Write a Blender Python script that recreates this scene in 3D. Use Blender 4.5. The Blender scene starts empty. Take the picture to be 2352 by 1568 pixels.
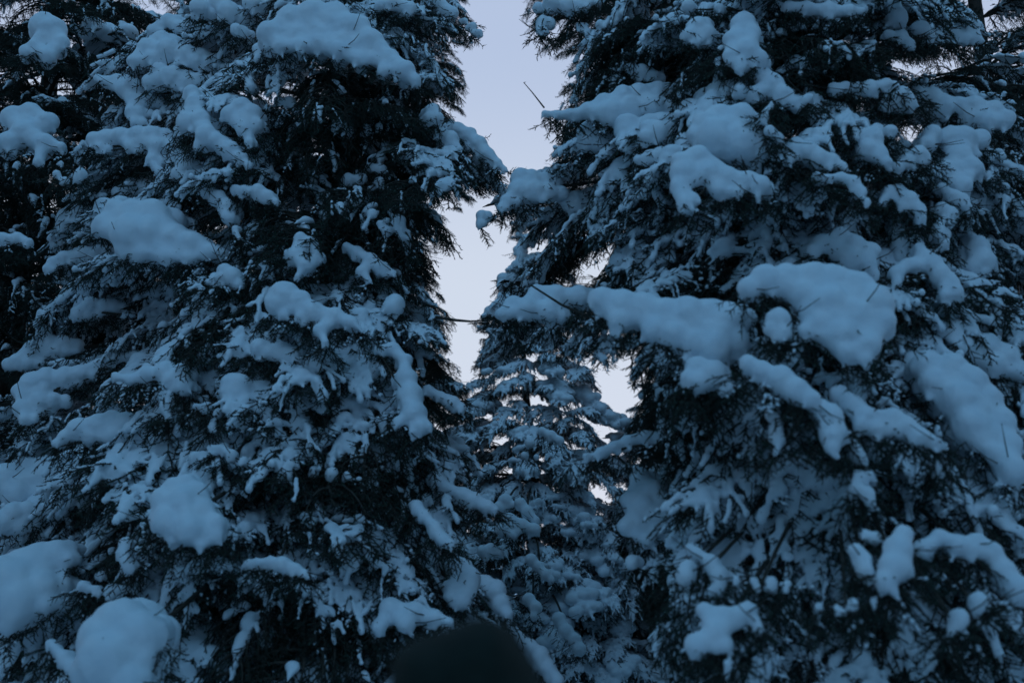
import bpy, math, random
import numpy as np
from mathutils import Vector, Matrix

C = bpy.context.scene.collection
SC = bpy.context.scene
RNG = random.Random(7)
R = math.radians

# ------------------------------------------------------------------ camera
CAM_Z, PITCH, LENS = 1.6, R(12.0), 35.0
cam_data = bpy.data.cameras.new('camera')
cam_data.lens = LENS
cam_data.sensor_width = 36.0
cam_data.clip_start = 0.05
cam_data.clip_end = 2000.0
cam_data.dof.use_dof = True
cam_data.dof.focus_distance = 8.2
cam_data.dof.aperture_fstop = 1.5
cam = bpy.data.objects.new('camera', cam_data)
cam.location = (0, 0, CAM_Z)
cam.rotation_euler = (R(90) + PITCH, 0, 0)
C.objects.link(cam)
SC.camera = cam

# ------------------------------------------------------------------ world: blue hour sky
SUN_EL, SUN_ROT = R(4.0), R(160.0)
world = bpy.data.worlds.new('World')
SC.world = world
world.use_nodes = True
wn = world.node_tree
wn.nodes.clear()
sky = wn.nodes.new('ShaderNodeTexSky')
sky.sky_type = 'NISHITA'
sky.sun_disc = False
sky.sun_elevation = SUN_EL
sky.sun_rotation = SUN_ROT
sky.air_density = 1.0
sky.dust_density = 0.3
sky.ozone_density = 3.0
bg = wn.nodes.new('ShaderNodeBackground')
bg.inputs[1].default_value = 0.12
wo = wn.nodes.new('ShaderNodeOutputWorld')
# dusk tint by height above the horizon: pale lavender low, deep blue overhead
tc = wn.nodes.new('ShaderNodeTexCoord')
sep = wn.nodes.new('ShaderNodeSeparateXYZ')
ramp = wn.nodes.new('ShaderNodeValToRGB')
ramp.color_ramp.interpolation = 'EASE'
e = ramp.color_ramp.elements
e[0].position = 0.0; e[0].color = (0.75, 0.785, 0.91, 1)
e[1].position = 1.0; e[1].color = (0.066, 0.245, 0.43, 1)
m = e.new(0.25); m.color = (0.68, 0.75, 0.88, 1)
m = e.new(0.50); m.color = (0.49, 0.59, 0.80, 1)
m = e.new(0.74); m.color = (0.17, 0.35, 0.60, 1)
# away from the afterglow (behind the viewer) the evening sky is already deep blue
ramp2 = wn.nodes.new('ShaderNodeValToRGB')
ramp2.color_ramp.interpolation = 'EASE'
e = ramp2.color_ramp.elements
e[0].position = 0.0; e[0].color = (0.065, 0.18, 0.29, 1)
e[1].position = 1.0; e[1].color = (0.066, 0.245, 0.43, 1)
azm = wn.nodes.new('ShaderNodeMapRange')
azm.interpolation_type = 'SMOOTHSTEP'
azm.inputs['From Min'].default_value = -0.2
azm.inputs['From Max'].default_value = 0.8
azmix = wn.nodes.new('ShaderNodeMixRGB')
mix = wn.nodes.new('ShaderNodeMixRGB')
mix.inputs[0].default_value = 0.92
scl = wn.nodes.new('ShaderNodeMixRGB')
scl.blend_type = 'MULTIPLY'
scl.inputs[0].default_value = 1.0
K = 8.33
scl.inputs[2].default_value = (K, K, K, 1)
wn.links.new(tc.outputs['Generated'], sep.inputs[0])
wn.links.new(sep.outputs[2], ramp.inputs[0])
wn.links.new(sep.outputs[2], ramp2.inputs[0])
wn.links.new(sep.outputs[1], azm.inputs['Value'])
wn.links.new(azm.outputs[0], azmix.inputs[0])
wn.links.new(ramp2.outputs[0], azmix.inputs[1])
wn.links.new(ramp.outputs[0], azmix.inputs[2])
wn.links.new(azmix.outputs[0], scl.inputs[1])
wn.links.new(sky.outputs[0], mix.inputs[1])
wn.links.new(scl.outputs[0], mix.inputs[2])
wn.links.new(mix.outputs[0], bg.inputs[0])
wn.links.new(bg.outputs[0], wo.inputs[0])

# added soft blue lamp from above and behind the viewer, brightening snow fronts
sd = bpy.data.lights.new('sun', 'SUN')
sd.energy = 0.52
sd.angle = R(55)
sd.color = (0.32, 0.60, 1.0)
sun = bpy.data.objects.new('sun', sd)
sun.rotation_euler = (R(43), 0, R(-6))
C.objects.link(sun)

SC.view_settings.view_transform = 'Standard'
SC.view_settings.look = 'None'
SC.view_settings.gamma = 1
SC.view_settings.exposure = 0.0
SC.view_settings.use_curve_mapping = False

# ------------------------------------------------------------------ photo geometry helpers
VW, VH = 2352.0, 1568.0
FPX = VW * LENS / 36.0
cp, sp = math.cos(PITCH), math.sin(PITCH)


def P(x, y, depth):
    """world point seen at picture place x,y (2352 wide) at distance `depth` along +Y"""
    u = (x - VW / 2) / FPX
    w = (VH / 2 - y) / FPX
    d = Vector((u, cp - w * sp, sp + w * cp))
    return Vector((0, 0, CAM_Z)) + d * (depth / d.y)


def proj(pts):
    pts = np.asarray(pts, dtype=np.float64).reshape(-1, 3)
    X = pts[:, 0]; Y = pts[:, 1]; Z = pts[:, 2] - CAM_Z
    f = Y * cp + Z * sp
    up = -Y * sp + Z * cp
    f = np.where(f < 0.05, 0.05, f)
    return np.stack([VW / 2 + FPX * X / f, VH / 2 - FPX * up / f], 1)


# gaps between the trees through which the open sky is seen
CLEAR = [
    [(1068, -400), (1075, 10), (1095, 60), (1100, 95), (1060, 120), (1075, 165), (1080, 205), (1070, 250),
     (1065, 290), (1085, 318), (1110, 340), (1145, 375), (1172, 395), (1160, 440), (1110, 455), (1060, 490),
     (1030, 515), (1062, 560), (990, 598), (1015, 670), (1038, 710), (1050, 745), (1030, 780), (1050, 830),
     (1065, 890), (1085, 860), (1085, 800), (1095, 750), (1120, 710), (1145, 675), (1150, 640), (1165, 610),
     (1170, 560), (1150, 530), (1125, 500), (1150, 450), (1195, 400), (1270, 360), (1285, 330), (1240, 290),
     (1235, 250), (1270, 220), (1285, 170), (1320, 135), (1270, 140), (1220, 110), (1200, 60), (1200, 10),
     (1200, -400)],
    [(1318, 600), (1345, 572), (1405, 566), (1385, 595), (1390, 628), (1335, 630)],
    [(1230, 560), (1245, 540), (1262, 560), (1240, 590)],
    [(1540, 606), (1555, 592), (1570, 606), (1555, 620)],
    [(1383, 858), (1420, 815), (1455, 818), (1440, 865), (1452, 905), (1435, 945), (1412, 962), (1395, 925), (1378, 890)],
    [(1376, 1012), (1408, 985), (1420, 1008), (1390, 1028)],
    [(672, 318), (708, 315), (705, 342), (680, 340)],
    [(635, 440), (670, 438), (655, 468), (640, 462)],
    [(476, 508), (510, 508), (508, 535), (485, 532)],
    [(140, 650), (158, 645), (168, 668), (150, 675)],
    [(2030, 128), (2070, 130), (2078, 168), (2040, 165)],
    [(2165, 125), (2200, 130), (2195, 168), (2170, 160)],
    [(2072, 300), (2100, 262), (2108, 330), (2080, 350)],
    [(2180, -10), (2300, -10), (2310, 40), (2270, 60), (2250, 10)],
    [(2290, 110), (2325, 105), (2320, 160), (2295, 155)],
    [(2088, 555), (2100, 553), (2096, 580), (2086, 578)],
    [(140, 20), (180, 20), (175, 35), (145, 35)],
    [(1358, 1108), (1380, 1105), (1400, 1130), (1380, 1165)],
    [(-10, 0), (40, -5), (35, 18), (0, 18)],
]


def inside(q, poly):
    x, y = q[:, 0], q[:, 1]
    res = np.zeros(len(q), bool)
    n = len(poly)
    j = n - 1
    for i in range(n):
        xi, yi = poly[i]; xj, yj = poly[j]
        c = ((yi > y) != (yj > y)) & (x < (xj - xi) * (y - yi) / (yj - yi + 1e-9) + xi)
        res ^= c
        j = i
    return res


# the part of the view where the slender far spruce stands free between the two big ones
FAR_WINDOW = [(1075, 870), (1100, 830), (1180, 805), (1380, 830), (1420, 960), (1440, 1060), (1428, 1120), (1425, 1300),
              (1450, 1400), (1500, 1480), (1520, 1700), (1330, 1700), (1230, 1485), (1175, 1420), (1150, 1335), (1085, 1290),
              (1060, 1215), (1140, 1185), (1110, 1150), (1085, 1050), (1090, 950)]
CELL = 12
NEAR = np.full((int(VH / CELL) + 1, int(VW / CELL) + 1), 1e9)   # distance of the nearest big mound along each line of sight


def hides_mound(pts):
    q = proj(pts)
    i = (q[:, 1] / CELL).astype(int); j = (q[:, 0] / CELL).astype(int)
    ok = (i >= 0) & (j >= 0) & (i < NEAR.shape[0]) & (j < NEAR.shape[1])
    r = np.zeros(len(q), bool)
    r[ok] = pts[ok, 1] < np.where(NEAR[i[ok], j[ok]] > 1e8, -1e9, NEAR[i[ok], j[ok]] - .02)
    return r


def in_clear(pts, holes=True):
    q = proj(pts)
    r = inside(q, CLEAR[0])
    if holes:
        for c in CLEAR[1:]:
            r |= inside(q, c)
    return r


# ------------------------------------------------------------------ materials
def new_mat(name):
    mt = bpy.data.materials.new(name)
    mt.use_nodes = True
    nt = mt.node_tree
    b = nt.nodes['Principled BSDF']
    return mt, nt, b


def snow_material():
    mt, nt, b = new_mat('snow')
    t = nt.nodes.new('ShaderNodeTexCoord')
    n1 = nt.nodes.new('ShaderNodeTexNoise'); n1.inputs['Scale'].default_value = 9.0; n1.inputs['Detail'].default_value = 5
    n2 = nt.nodes.new('ShaderNodeTexNoise'); n2.inputs['Scale'].default_value = 160.0; n2.inputs['Detail'].default_value = 3
    cr = nt.nodes.new('ShaderNodeValToRGB')
    cr.color_ramp.elements[0].position = 0.3; cr.color_ramp.elements[0].color = (0.74, 0.79, 0.84, 1)
    cr.color_ramp.elements[1].position = 0.7; cr.color_ramp.elements[1].color = (0.84, 0.87, 0.90, 1)
    b1 = nt.nodes.new('ShaderNodeBump'); b1.inputs['Strength'].default_value = 0.35; b1.inputs['Distance'].default_value = 0.03
    b2 = nt.nodes.new('ShaderNodeBump'); b2.inputs['Strength'].default_value = 0.25; b2.inputs['Distance'].default_value = 0.004
    nt.links.new(t.outputs['Object'], n1.inputs['Vector'])
    nt.links.new(t.outputs['Object'], n2.inputs['Vector'])
    nt.links.new(n1.outputs['Fac'], cr.inputs[0])
    nt.links.new(cr.outputs[0], b.inputs['Base Color'])
    nt.links.new(n1.outputs['Fac'], b1.inputs['Height'])
    nt.links.new(n2.outputs['Fac'], b2.inputs['Height'])
    nt.links.new(b1.outputs[0], b2.inputs['Normal'])
    nt.links.new(b2.outputs[0], b.inputs['Normal'])
    b.inputs['Roughness'].default_value = 0.75
    b.inputs['Specular IOR Level'].default_value = 0.2
    return mt


def noise_material(name, c0, c1, scale, rough=0.8, bump=0.5, dist=0.01, stretch=None):
    mt, nt, b = new_mat(name)
    t = nt.nodes.new('ShaderNodeTexCoord')
    mp = nt.nodes.new('ShaderNodeMapping')
    if stretch:
        mp.inputs['Scale'].default_value = stretch
    n1 = nt.nodes.new('ShaderNodeTexNoise'); n1.inputs['Scale'].default_value = scale; n1.inputs['Detail'].default_value = 6
    cr = nt.nodes.new('ShaderNodeValToRGB')
    cr.color_ramp.elements[0].position = 0.35; cr.color_ramp.elements[0].color = (*c0, 1)
    cr.color_ramp.elements[1].position = 0.68; cr.color_ramp.elements[1].color = (*c1, 1)
    b1 = nt.nodes.new('ShaderNodeBump'); b1.inputs['Strength'].default_value = bump; b1.inputs['Distance'].default_value = dist
    nt.links.new(t.outputs['Object'], mp.inputs[0])
    nt.links.new(mp.outputs[0], n1.inputs['Vector'])
    nt.links.new(n1.outputs['Fac'], cr.inputs[0])
    nt.links.new(cr.outputs[0], b.inputs['Base Color'])
    nt.links.new(n1.outputs['Fac'], b1.inputs['Height'])
    nt.links.new(b1.outputs[0], b.inputs['Normal'])
    b.inputs['Roughness'].default_value = rough
    b.inputs['Specular IOR Level'].default_value = 0.25
    return mt


M_SNOW = snow_material()
M_NEEDLE = noise_material('spruce_needles', (0.020, 0.044, 0.034), (0.042, 0.075, 0.055), 14, 0.65, 0.0)
M_WOOD = noise_material('twig_bark', (0.035, 0.030, 0.024), (0.075, 0.062, 0.05), 40, 0.85, 0.4, 0.004)
M_BARK = noise_material('trunk_bark', (0.04, 0.033, 0.027), (0.12, 0.10, 0.085), 9, 0.9, 1.0, 0.03, (1, 1, 0.25))

# ------------------------------------------------------------------ mesh helpers
def make_mesh(name, V, F, mats, midx=None, smooth=False):
    me = bpy.data.meshes.new(name)
    V = np.asarray(V, dtype=np.float32).reshape(-1, 3)
    F = np.asarray(F, dtype=np.int32)
    k = F.shape[1]
    me.vertices.add(len(V)); me.vertices.foreach_set('co', V.ravel())
    me.loops.add(F.size); me.loops.foreach_set('vertex_index', F.ravel())
    me.polygons.add(len(F))
    me.polygons.foreach_set('loop_start', np.arange(0, F.size, k, dtype=np.int32))
    for mt in mats:
        me.materials.append(mt)
    if midx is not None:
        me.polygons.foreach_set('material_index', np.asarray(midx, dtype=np.int32))
    if smooth:
        me.polygons.foreach_set('use_smooth', np.ones(len(F), bool))
    me.update(calc_edges=True)
    return me


def icosphere():
    t = (1 + 5 ** 0.5) / 2
    v = [(-1, t, 0), (1, t, 0), (-1, -t, 0), (1, -t, 0), (0, -1, t), (0, 1, t), (0, -1, -t), (0, 1, -t),
         (t, 0, -1), (t, 0, 1), (-t, 0, -1), (-t, 0, 1)]
    f = [(0, 11, 5), (0, 5, 1), (0, 1, 7), (0, 7, 10), (0, 10, 11), (1, 5, 9), (5, 11, 4), (11, 10, 2), (10, 7, 6),
         (7, 1, 8), (3, 9, 4), (3, 4, 2), (3, 2, 6), (3, 6, 8), (3, 8, 9), (4, 9, 5), (2, 4, 11), (6, 2, 10), (8, 6, 7), (9, 8, 1)]
    v = [Vector(a).normalized() for a in v]
    for _ in range(1):
        cache = {}; nf = []
        def mid(a, b):
            k = (min(a, b), max(a, b))
            if k not in cache:
                v.append(((v[a] + v[b]) / 2).normalized()); cache[k] = len(v) - 1
            return cache[k]
        for a, b, c in f:
            x, y, z = mid(a, b), mid(b, c), mid(c, a)
            nf += [(a, x, z), (b, y, x), (c, z, y), (x, y, z)]
        f = nf
    return np.array([tuple(a) for a in v]) * 1.03, np.array(f)


ICO_V, ICO_F = icosphere()
tex_fine = bpy.data.textures.new('snow_crumbs', 'CLOUDS'); tex_fine.noise_scale = 0.07; tex_fine.noise_depth = 1
SC.cycles.diffuse_bounces = 6
SC.cycles.use_denoising = True
tex_lump = bpy.data.textures.new('snow_lumps', 'CLOUDS'); tex_lump.noise_scale = 0.16; tex_lump.noise_depth = 2


def blobs_mesh(name, spheres, voxel, smooth_it=6, disp=0.0):
    """spheres: list of (x,y,z,r[,sx,sy,sz]) -> one smooth skin round their union"""
    n = len(spheres)
    S = np.zeros((n, 7))
    for i, s in enumerate(spheres):
        S[i, :4] = s[:4]
        S[i, 4:] = s[4:7] if len(s) > 4 else (1, 1, 1)
    V = ICO_V[None] * (S[:, 3, None, None] * S[:, None, 4:7]) + S[:, None, :3]
    F = ICO_F[None] + (np.arange(n) * len(ICO_V))[:, None, None]
    me = make_mesh(name + '_raw', V.reshape(-1, 3), F.reshape(-1, 3), [M_SNOW])
    ob = bpy.data.objects.new(name + '_raw', me)
    C.objects.link(ob)
    rm = ob.modifiers.new('r', 'REMESH'); rm.mode = 'VOXEL'; rm.voxel_size = voxel; rm.use_smooth_shade = True
    if disp:
        dm = ob.modifiers.new('d', 'DISPLACE'); dm.texture = tex_lump; dm.strength = disp; dm.mid_level = 0.5
        dm.texture_coords = 'LOCAL'
        dm = ob.modifiers.new('d2', 'DISPLACE'); dm.texture = tex_fine; dm.strength = disp * .28; dm.mid_level = 0.5; dm.texture_coords = 'LOCAL'
    sm = ob.modifiers.new('s', 'SMOOTH'); sm.iterations = smooth_it; sm.factor = 0.5
    dg = bpy.context.evaluated_depsgraph_get()
    out = bpy.data.meshes.new_from_object(ob.evaluated_get(dg))
    out.name = name
    out.materials.clear(); out.materials.append(M_SNOW)
    out.polygons.foreach_set('use_smooth', np.ones(len(out.polygons), bool))
    bpy.data.objects.remove(ob); bpy.data.meshes.remove(me)
    return out


class TB:
    """collects tubes and needle sprigs; material 0 wood, 1 needles"""
    def __init__(s, frost=0.0): s.frost = frost; s.V = []; s.F = []; s.M = []; s.n = 0; s.spr = []

    def add(s, V, F, mi):
        s.V.append(V); s.F.append(np.asarray(F) + s.n); s.M.append(np.full(len(F), mi)); s.n += len(V)

    def tube(s, pts, radii, sides=5):
        pts = [Vector(p) for p in pts]
        V = []; F = []
        for i, p in enumerate(pts):
            d = (pts[min(i + 1, len(pts) - 1)] - pts[max(i - 1, 0)]).normalized()
            a = d.orthogonal().normalized(); b = d.cross(a)
            for k in range(sides):
                t = 2 * math.pi * k / sides
                V.append(tuple(p + (a * math.cos(t) + b * math.sin(t)) * radii[i]))
        for i in range(len(pts) - 1):
            for k in range(sides):
                a = i * sides + k; b = i * sides + (k + 1) % sides
                c = b + sides; d = a + sides
                F += [(a, b, c), (a, c, d)]
        s.add(np.array(V), np.array(F), 0)

    def sprig(s, pos, direction, scale=1.0, roll=0.0):
        s.spr.append((tuple(pos), tuple(direction), scale, roll))

    def flush(s, lod=0):
        T = SPRIGS + SPRIGS_FROST
        by = {}
        for q in s.spr:
            by.setdefault(RNG.randrange(6) + (6 if RNG.random() < s.frost else 0), []).append(q)
        for k, qs in by.items():
            tv, tf, tm = T[k]
            mats = []
            for pos, dr, sc, roll in qs:
                x = Vector(dr).normalized()
                up = Vector((0, 0, 1)) if abs(x.z) < 0.95 else Vector((0, 1, 0))
                y = up.cross(x).normalized(); z = x.cross(y)
                cr_, sr_ = math.cos(roll), math.sin(roll)
                y2 = y * cr_ + z * sr_; z2 = z * cr_ - y * sr_
                mats.append([[x.x * sc, x.y * sc, x.z * sc], [y2.x * sc, y2.y * sc, y2.z * sc], [z2.x * sc, z2.y * sc, z2.z * sc]])
            A = np.array(mats); p = np.array([q[0] for q in qs])
            V = np.einsum('vi,nij->nvj', tv, A) + p[:, None]
            F = tf[None] + (np.arange(len(qs)) * len(tv))[:, None, None]
            s.V.append(V.reshape(-1, 3)); s.F.append(F.reshape(-1, 3) + s.n)
            s.M.append(np.tile(tm, len(qs))); s.n += len(V) * len(tv)
        s.spr = []

    def mesh(s, name, lod=0):
        s.flush(lod)
        return make_mesh(name, np.concatenate(s.V), np.concatenate(s.F), [M_WOOD, M_NEEDLE, M_SNOW], np.concatenate(s.M))


def sprig_template(rng, low=False, frost=False):
    V = []; F = []; Mi = []
    def lump(c, d, ln, r):
        d = d.normalized(); a = d.orthogonal().normalized(); b = d.cross(a)
        i0 = len(V)
        V.append(c - d * ln); V.append(c + d * ln)
        for k in range(5):
            t = 2 * math.pi * k / 5
            V.append(c + (a * math.cos(t) + b * math.sin(t)) * r * rng.uniform(.8, 1.2) + d * ln * rng.uniform(-.25, .25))
        for k in range(5):
            k2 = (k + 1) % 5
            F.append((i0, i0 + 2 + k2, i0 + 2 + k)); F.append((i0 + 1, i0 + 2 + k, i0 + 2 + k2)); Mi.extend((2, 2))
    def twig(p, d, L, side_n):
        d = d.normalized()
        a = d.orthogonal().normalized(); b = d.cross(a)
        # stem, a thin three-sided spike
        i0 = len(V)
        for k in range(3):
            t = 2 * math.pi * k / 3
            V.append(p + (a * math.cos(t) + b * math.sin(t)) * 0.004)
        V.append(p + d * L)
        for k in range(3):
            F.append((i0 + k, i0 + (k + 1) % 3, i0 + 3)); Mi.append(0)
        if frost and rng.random() < .6:
            f = rng.uniform(.35, .8)
            lump(p + d * L * f + Vector((0, rng.uniform(-.003, .003), .006)), d + Vector((0, 0, .1)), rng.uniform(.012, .024), rng.uniform(.006, .011))
        n = max(4, int(L / (0.0095 if low else 0.0052)))
        for i in range(n):
            s = (i + rng.random()) / n
            o = p + d * (L * s)
            t = rng.uniform(0, 2 * math.pi)
            rad = a * math.cos(t) + b * math.sin(t)
            nd = (rad * 0.8 + d * rng.uniform(0.6, 1.2)).normalized()
            ln = rng.uniform(0.0075, 0.0115) * (1.25 if low else 1.0)
            w = d.cross(rad).normalized() * (0.0035 if low else 0.0032)
            i0 = len(V)
            V.extend([o - w, o + w, o + nd * ln])
            F.append((i0, i0 + 1, i0 + 2)); Mi.append(1)
    L = 0.17
    pts = Vector((0, 0, 0)); d = Vector((1, 0, rng.uniform(-0.1, 0.1)))
    seg = 4
    for i in range(seg):
        twig(pts, d, L / seg * 1.15, 0)
        for sgn in (-1, 1):
            if rng.random() < 0.88:
                ang = R(rng.uniform(38, 62)) * sgn
                dd = Vector((math.cos(ang), math.sin(ang), rng.uniform(-0.35, 0.15)))
                twig(pts + d * (L / seg * rng.uniform(0.2, 0.9)), dd, (0.070 - 0.010 * i) * rng.uniform(0.6, 1.1), 0)
        pts = pts + d.normalized() * (L / seg)
        d = (d + Vector((0, rng.uniform(-0.22, 0.22), rng.uniform(-0.2, 0.12)))).normalized()
    return np.array([tuple(v) for v in V]), np.array(F), np.array(Mi)


_r = random.Random(3)
SPRIGS = [sprig_template(_r) for _ in range(6)]
SPRIGS_FROST = [sprig_template(_r, False, True) for _ in range(6)]
SPRIGS_LOW = [sprig_template(_r, True) for _ in range(6)]


def link(name, data, parent=None, loc=None):
    o = bpy.data.objects.new(name, data)
    C.objects.link(o)
    if parent is not None:
        o.parent = parent
    if loc is not None:
        o.location = loc
    return o


# ------------------------------------------------------------------ bough prototypes (local +X points away from the trunk)
def bough_proto(rng, snow, droop, bare=False, voxel=0.0105, pads=4, fat=1.0, L=1.5, twig_gap=0.075, extra=0.5, onsprig=0.45):
    tb = TB(.0 if bare else .05); sph = []
    ph = rng.uniform(0, 6)
    def axis(t):
        return Vector((L * t, 0.06 * math.sin(t * 4 + ph) * t * L, L * (0.16 * t - droop * t * t)))
    N = 12
    tb.tube([axis(i / N) for i in range(N + 1)], [(0.020 * (1 - i / N) + 0.004) * (1 if L > 1 else .55) * (.15 if i == 0 else 1) for i in range(N + 1)])
    samples = [axis(1.0), axis(0.8), axis(0.6)]
    def chain(fn, a, b, r0, r1, step=0.55):
        """a run of snow lying on a branch curve"""
        ln = (fn(b) - fn(a)).length
        k = max(2, int(ln / (max(r0, 0.012) * step)))
        wob = rng.uniform(0, 6)
        for i in range(k + 1):
            s = a + (b - a) * i / k
            end = min(1.0, 0.45 + 2.2 * min(i, k - i) / k)
            r = (r0 + (r1 - r0) * i / k) * end * (1 + 0.28 * math.sin(wob + i * 0.9)) * rng.uniform(0.85, 1.12)
            p = fn(s)
            sph.append((p.x + rng.uniform(-.2, .2) * r, p.y + rng.uniform(-.25, .25) * r, p.z + r * 0.55, r, 1.0, 1.0, 0.85))
    if snow > 0:
        t = 0.12
        while t < 0.95:
            e_ = min(1.0, t + rng.uniform(0.12, 0.4))
            if rng.random() < snow:
                chain(axis, t, e_, rng.uniform(.035, .06) * fat, rng.uniform(.028, .05) * fat)
            t = e_ + rng.uniform(0.0, 0.06)
    t = 0.10; sgn = 1
    while t < 0.98:
        base = axis(t)
        ls = L * (0.36 * (1 - t) ** 0.8 + 0.09) * rng.uniform(0.75, 1.15)
        ang = R(rng.uniform(38, 62)) * sgn
        dz = rng.uniform(0.25, 0.6) * (1.3 if bare else 1.0)
        lift = rng.uniform(-0.05, 0.2)
        def sec(s, base=base, ls=ls, ang=ang, dz=dz, lift=lift):
            bend = ang * (1 - 0.25 * s)
            return base + Vector((math.cos(bend) * ls * s, math.sin(bend) * ls * s, ls * (lift * s - dz * s * s)))
        tb.tube([sec(i / 5) for i in range(6)], [0.008 * (1 - i / 5) + 0.002 for i in range(6)], 4)
        samples.append(sec(1.0)); samples.append(sec(0.5)); samples.append(sec(1.0) + (sec(1.0) - sec(.7)).normalized() * .12)
        # needle sprigs along it
        n = max(2, int(ls / twig_gap))
        for i in range(n + 1):
            s = (i + 0.6) / (n + 0.6)
            p = sec(min(1, s)); q = sec(min(1, s) - 0.1)
            d = (p - q).normalized()
            side = Vector((-d.y, d.x, 0)).normalized() * (1 if i % 2 else -1)
            down = Vector((0, 0, -1))
            dd = d * rng.uniform(0.5, 1.0) + side * rng.uniform(0.2, 0.8) * (0.2 if i == n else 1) + down * rng.uniform(0.1, 0.9 if bare else 0.6)
            tb.sprig(p, dd, rng.uniform(0.7, 1.1), rng.uniform(-0.7, 0.7))
            if rng.random() < (0.8 if bare else extra):
                dd = d * 0.5 + down * rng.uniform(0.8, 1.6) + side * rng.uniform(-.4, .4)
                tb.sprig(p, dd, rng.uniform(0.6, 1.0), rng.uniform(-1, 1))
            # snow lying on a single sprig
            if snow and rng.random() < snow * onsprig:
                a0 = p; dv = dd.normalized() * rng.uniform(.07, .14)
                rr = rng.uniform(.015, .024) * min(fat, 1.2)
                for j in range(5):
                    c = a0 + dv * (j / 4)
                    sph.append((c.x + rng.uniform(-.3, .3) * rr, c.y + rng.uniform(-.3, .3) * rr, c.z + rr * .7, rr * rng.uniform(.75, 1.15)))
        if snow and rng.random() < snow:
            a = rng.uniform(0.0, 0.3); b = rng.uniform(0.65, 1.05)
            r0 = rng.uniform(.022, .042) * fat
            chain(sec, a, min(b, 1.0), r0, r0 * rng.uniform(.5, 1.0))
        t += rng.uniform(0.03, 0.055); sgn = -sgn
    tb.sprig(axis(1.0), axis(1.0) - axis(0.9), 1.0, 0)
    tb.sprig(axis(0.94), axis(1.0) - axis(0.85) + Vector((0, .1, -.05)), 1.0, 0)
    for _ in range(pads if snow else 0):
        t = rng.uniform(0.25, 0.95)
        c = axis(t); r = rng.uniform(.06, .11) * fat
        k = rng.randrange(3, 7)
        for j in range(k):
            sph.append((c.x + rng.uniform(-1.1, 1.1) * r, c.y + rng.uniform(-1.3, 1.3) * r, c.z + r * .45 - abs(rng.gauss(0, .25)) * r,
                        r * rng.uniform(.6, 1.0), 1, 1, .75))
    # a few bare, thin dead twigs
    for _ in range(4):
        c = axis(rng.uniform(.3, .95)); a = rng.uniform(0, 6.28)
        d = Vector((math.cos(a) * .6 + .4, math.sin(a), rng.uniform(-.6, .4))).normalized() * rng.uniform(.12, .3)
        tb.tube([c, c + d * .5 + Vector((0, 0, .01)), c + d], [.003, .002, .001], 3)
    wood = tb.mesh('bough', 0)
    sm = blobs_mesh('snow_cover', sph, voxel, 5) if sph else None
    return dict(mesh=wood, snow=sm, samples=np.array([tuple(p) for p in samples]), L=L)


PR = random.Random(11)
PROTO = {
    'plaster': [bough_proto(PR, .95, PR.uniform(.34, .55), pads=3, fat=1.1, twig_gap=.11, extra=.35, onsprig=.9, voxel=.0135) for _ in range(3)],
    'spray': [bough_proto(PR, .97, PR.uniform(.45, .95), pads=PR.choice([0, 0, 1, 2]), fat=PR.uniform(.6, 1.0), L=.85, twig_gap=.065, extra=.5, onsprig=.8, voxel=.0100) for _ in range(8)],
    'spray_thin': [bough_proto(PR, .7, PR.uniform(.45, .95), pads=0, fat=PR.uniform(.6, .8), L=.85, twig_gap=.07, extra=.6, onsprig=.5, voxel=.0095) for _ in range(5)],
    'spray_dark': [bough_proto(PR, .12, PR.uniform(.45, 1.0), bare=True, pads=0, fat=.7, L=.85, twig_gap=.06, onsprig=.6) for _ in range(5)],
    'flecks': [bough_proto(PR, 1.0, PR.uniform(.4, .8), pads=1, fat=PR.uniform(.65, .9), L=.85, twig_gap=.08, extra=.4, onsprig=1.0, voxel=.012) for _ in range(4)],
    'clump': [bough_proto(PR, 1.0, PR.uniform(.4, .7), pads=9, fat=1.5, L=.85, twig_gap=.1, extra=.3, onsprig=.9, voxel=.014) for _ in range(5)],
    'heavy': [bough_proto(PR, 0.95, PR.uniform(.30, .45), pads=6, fat=1.25, voxel=.0135) for _ in range(2)],
    'mid': [bough_proto(PR, 0.75, PR.uniform(.3, .5), pads=2, fat=0.95, voxel=.0135) for _ in range(3)],
    'light': [bough_proto(PR, 0.28, PR.uniform(.3, .5), bare=True, pads=1, fat=0.8) for _ in range(3)],
    'dark': [bough_proto(PR, 0.0, PR.uniform(.35, .55), bare=True) for _ in range(2)],
}


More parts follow.
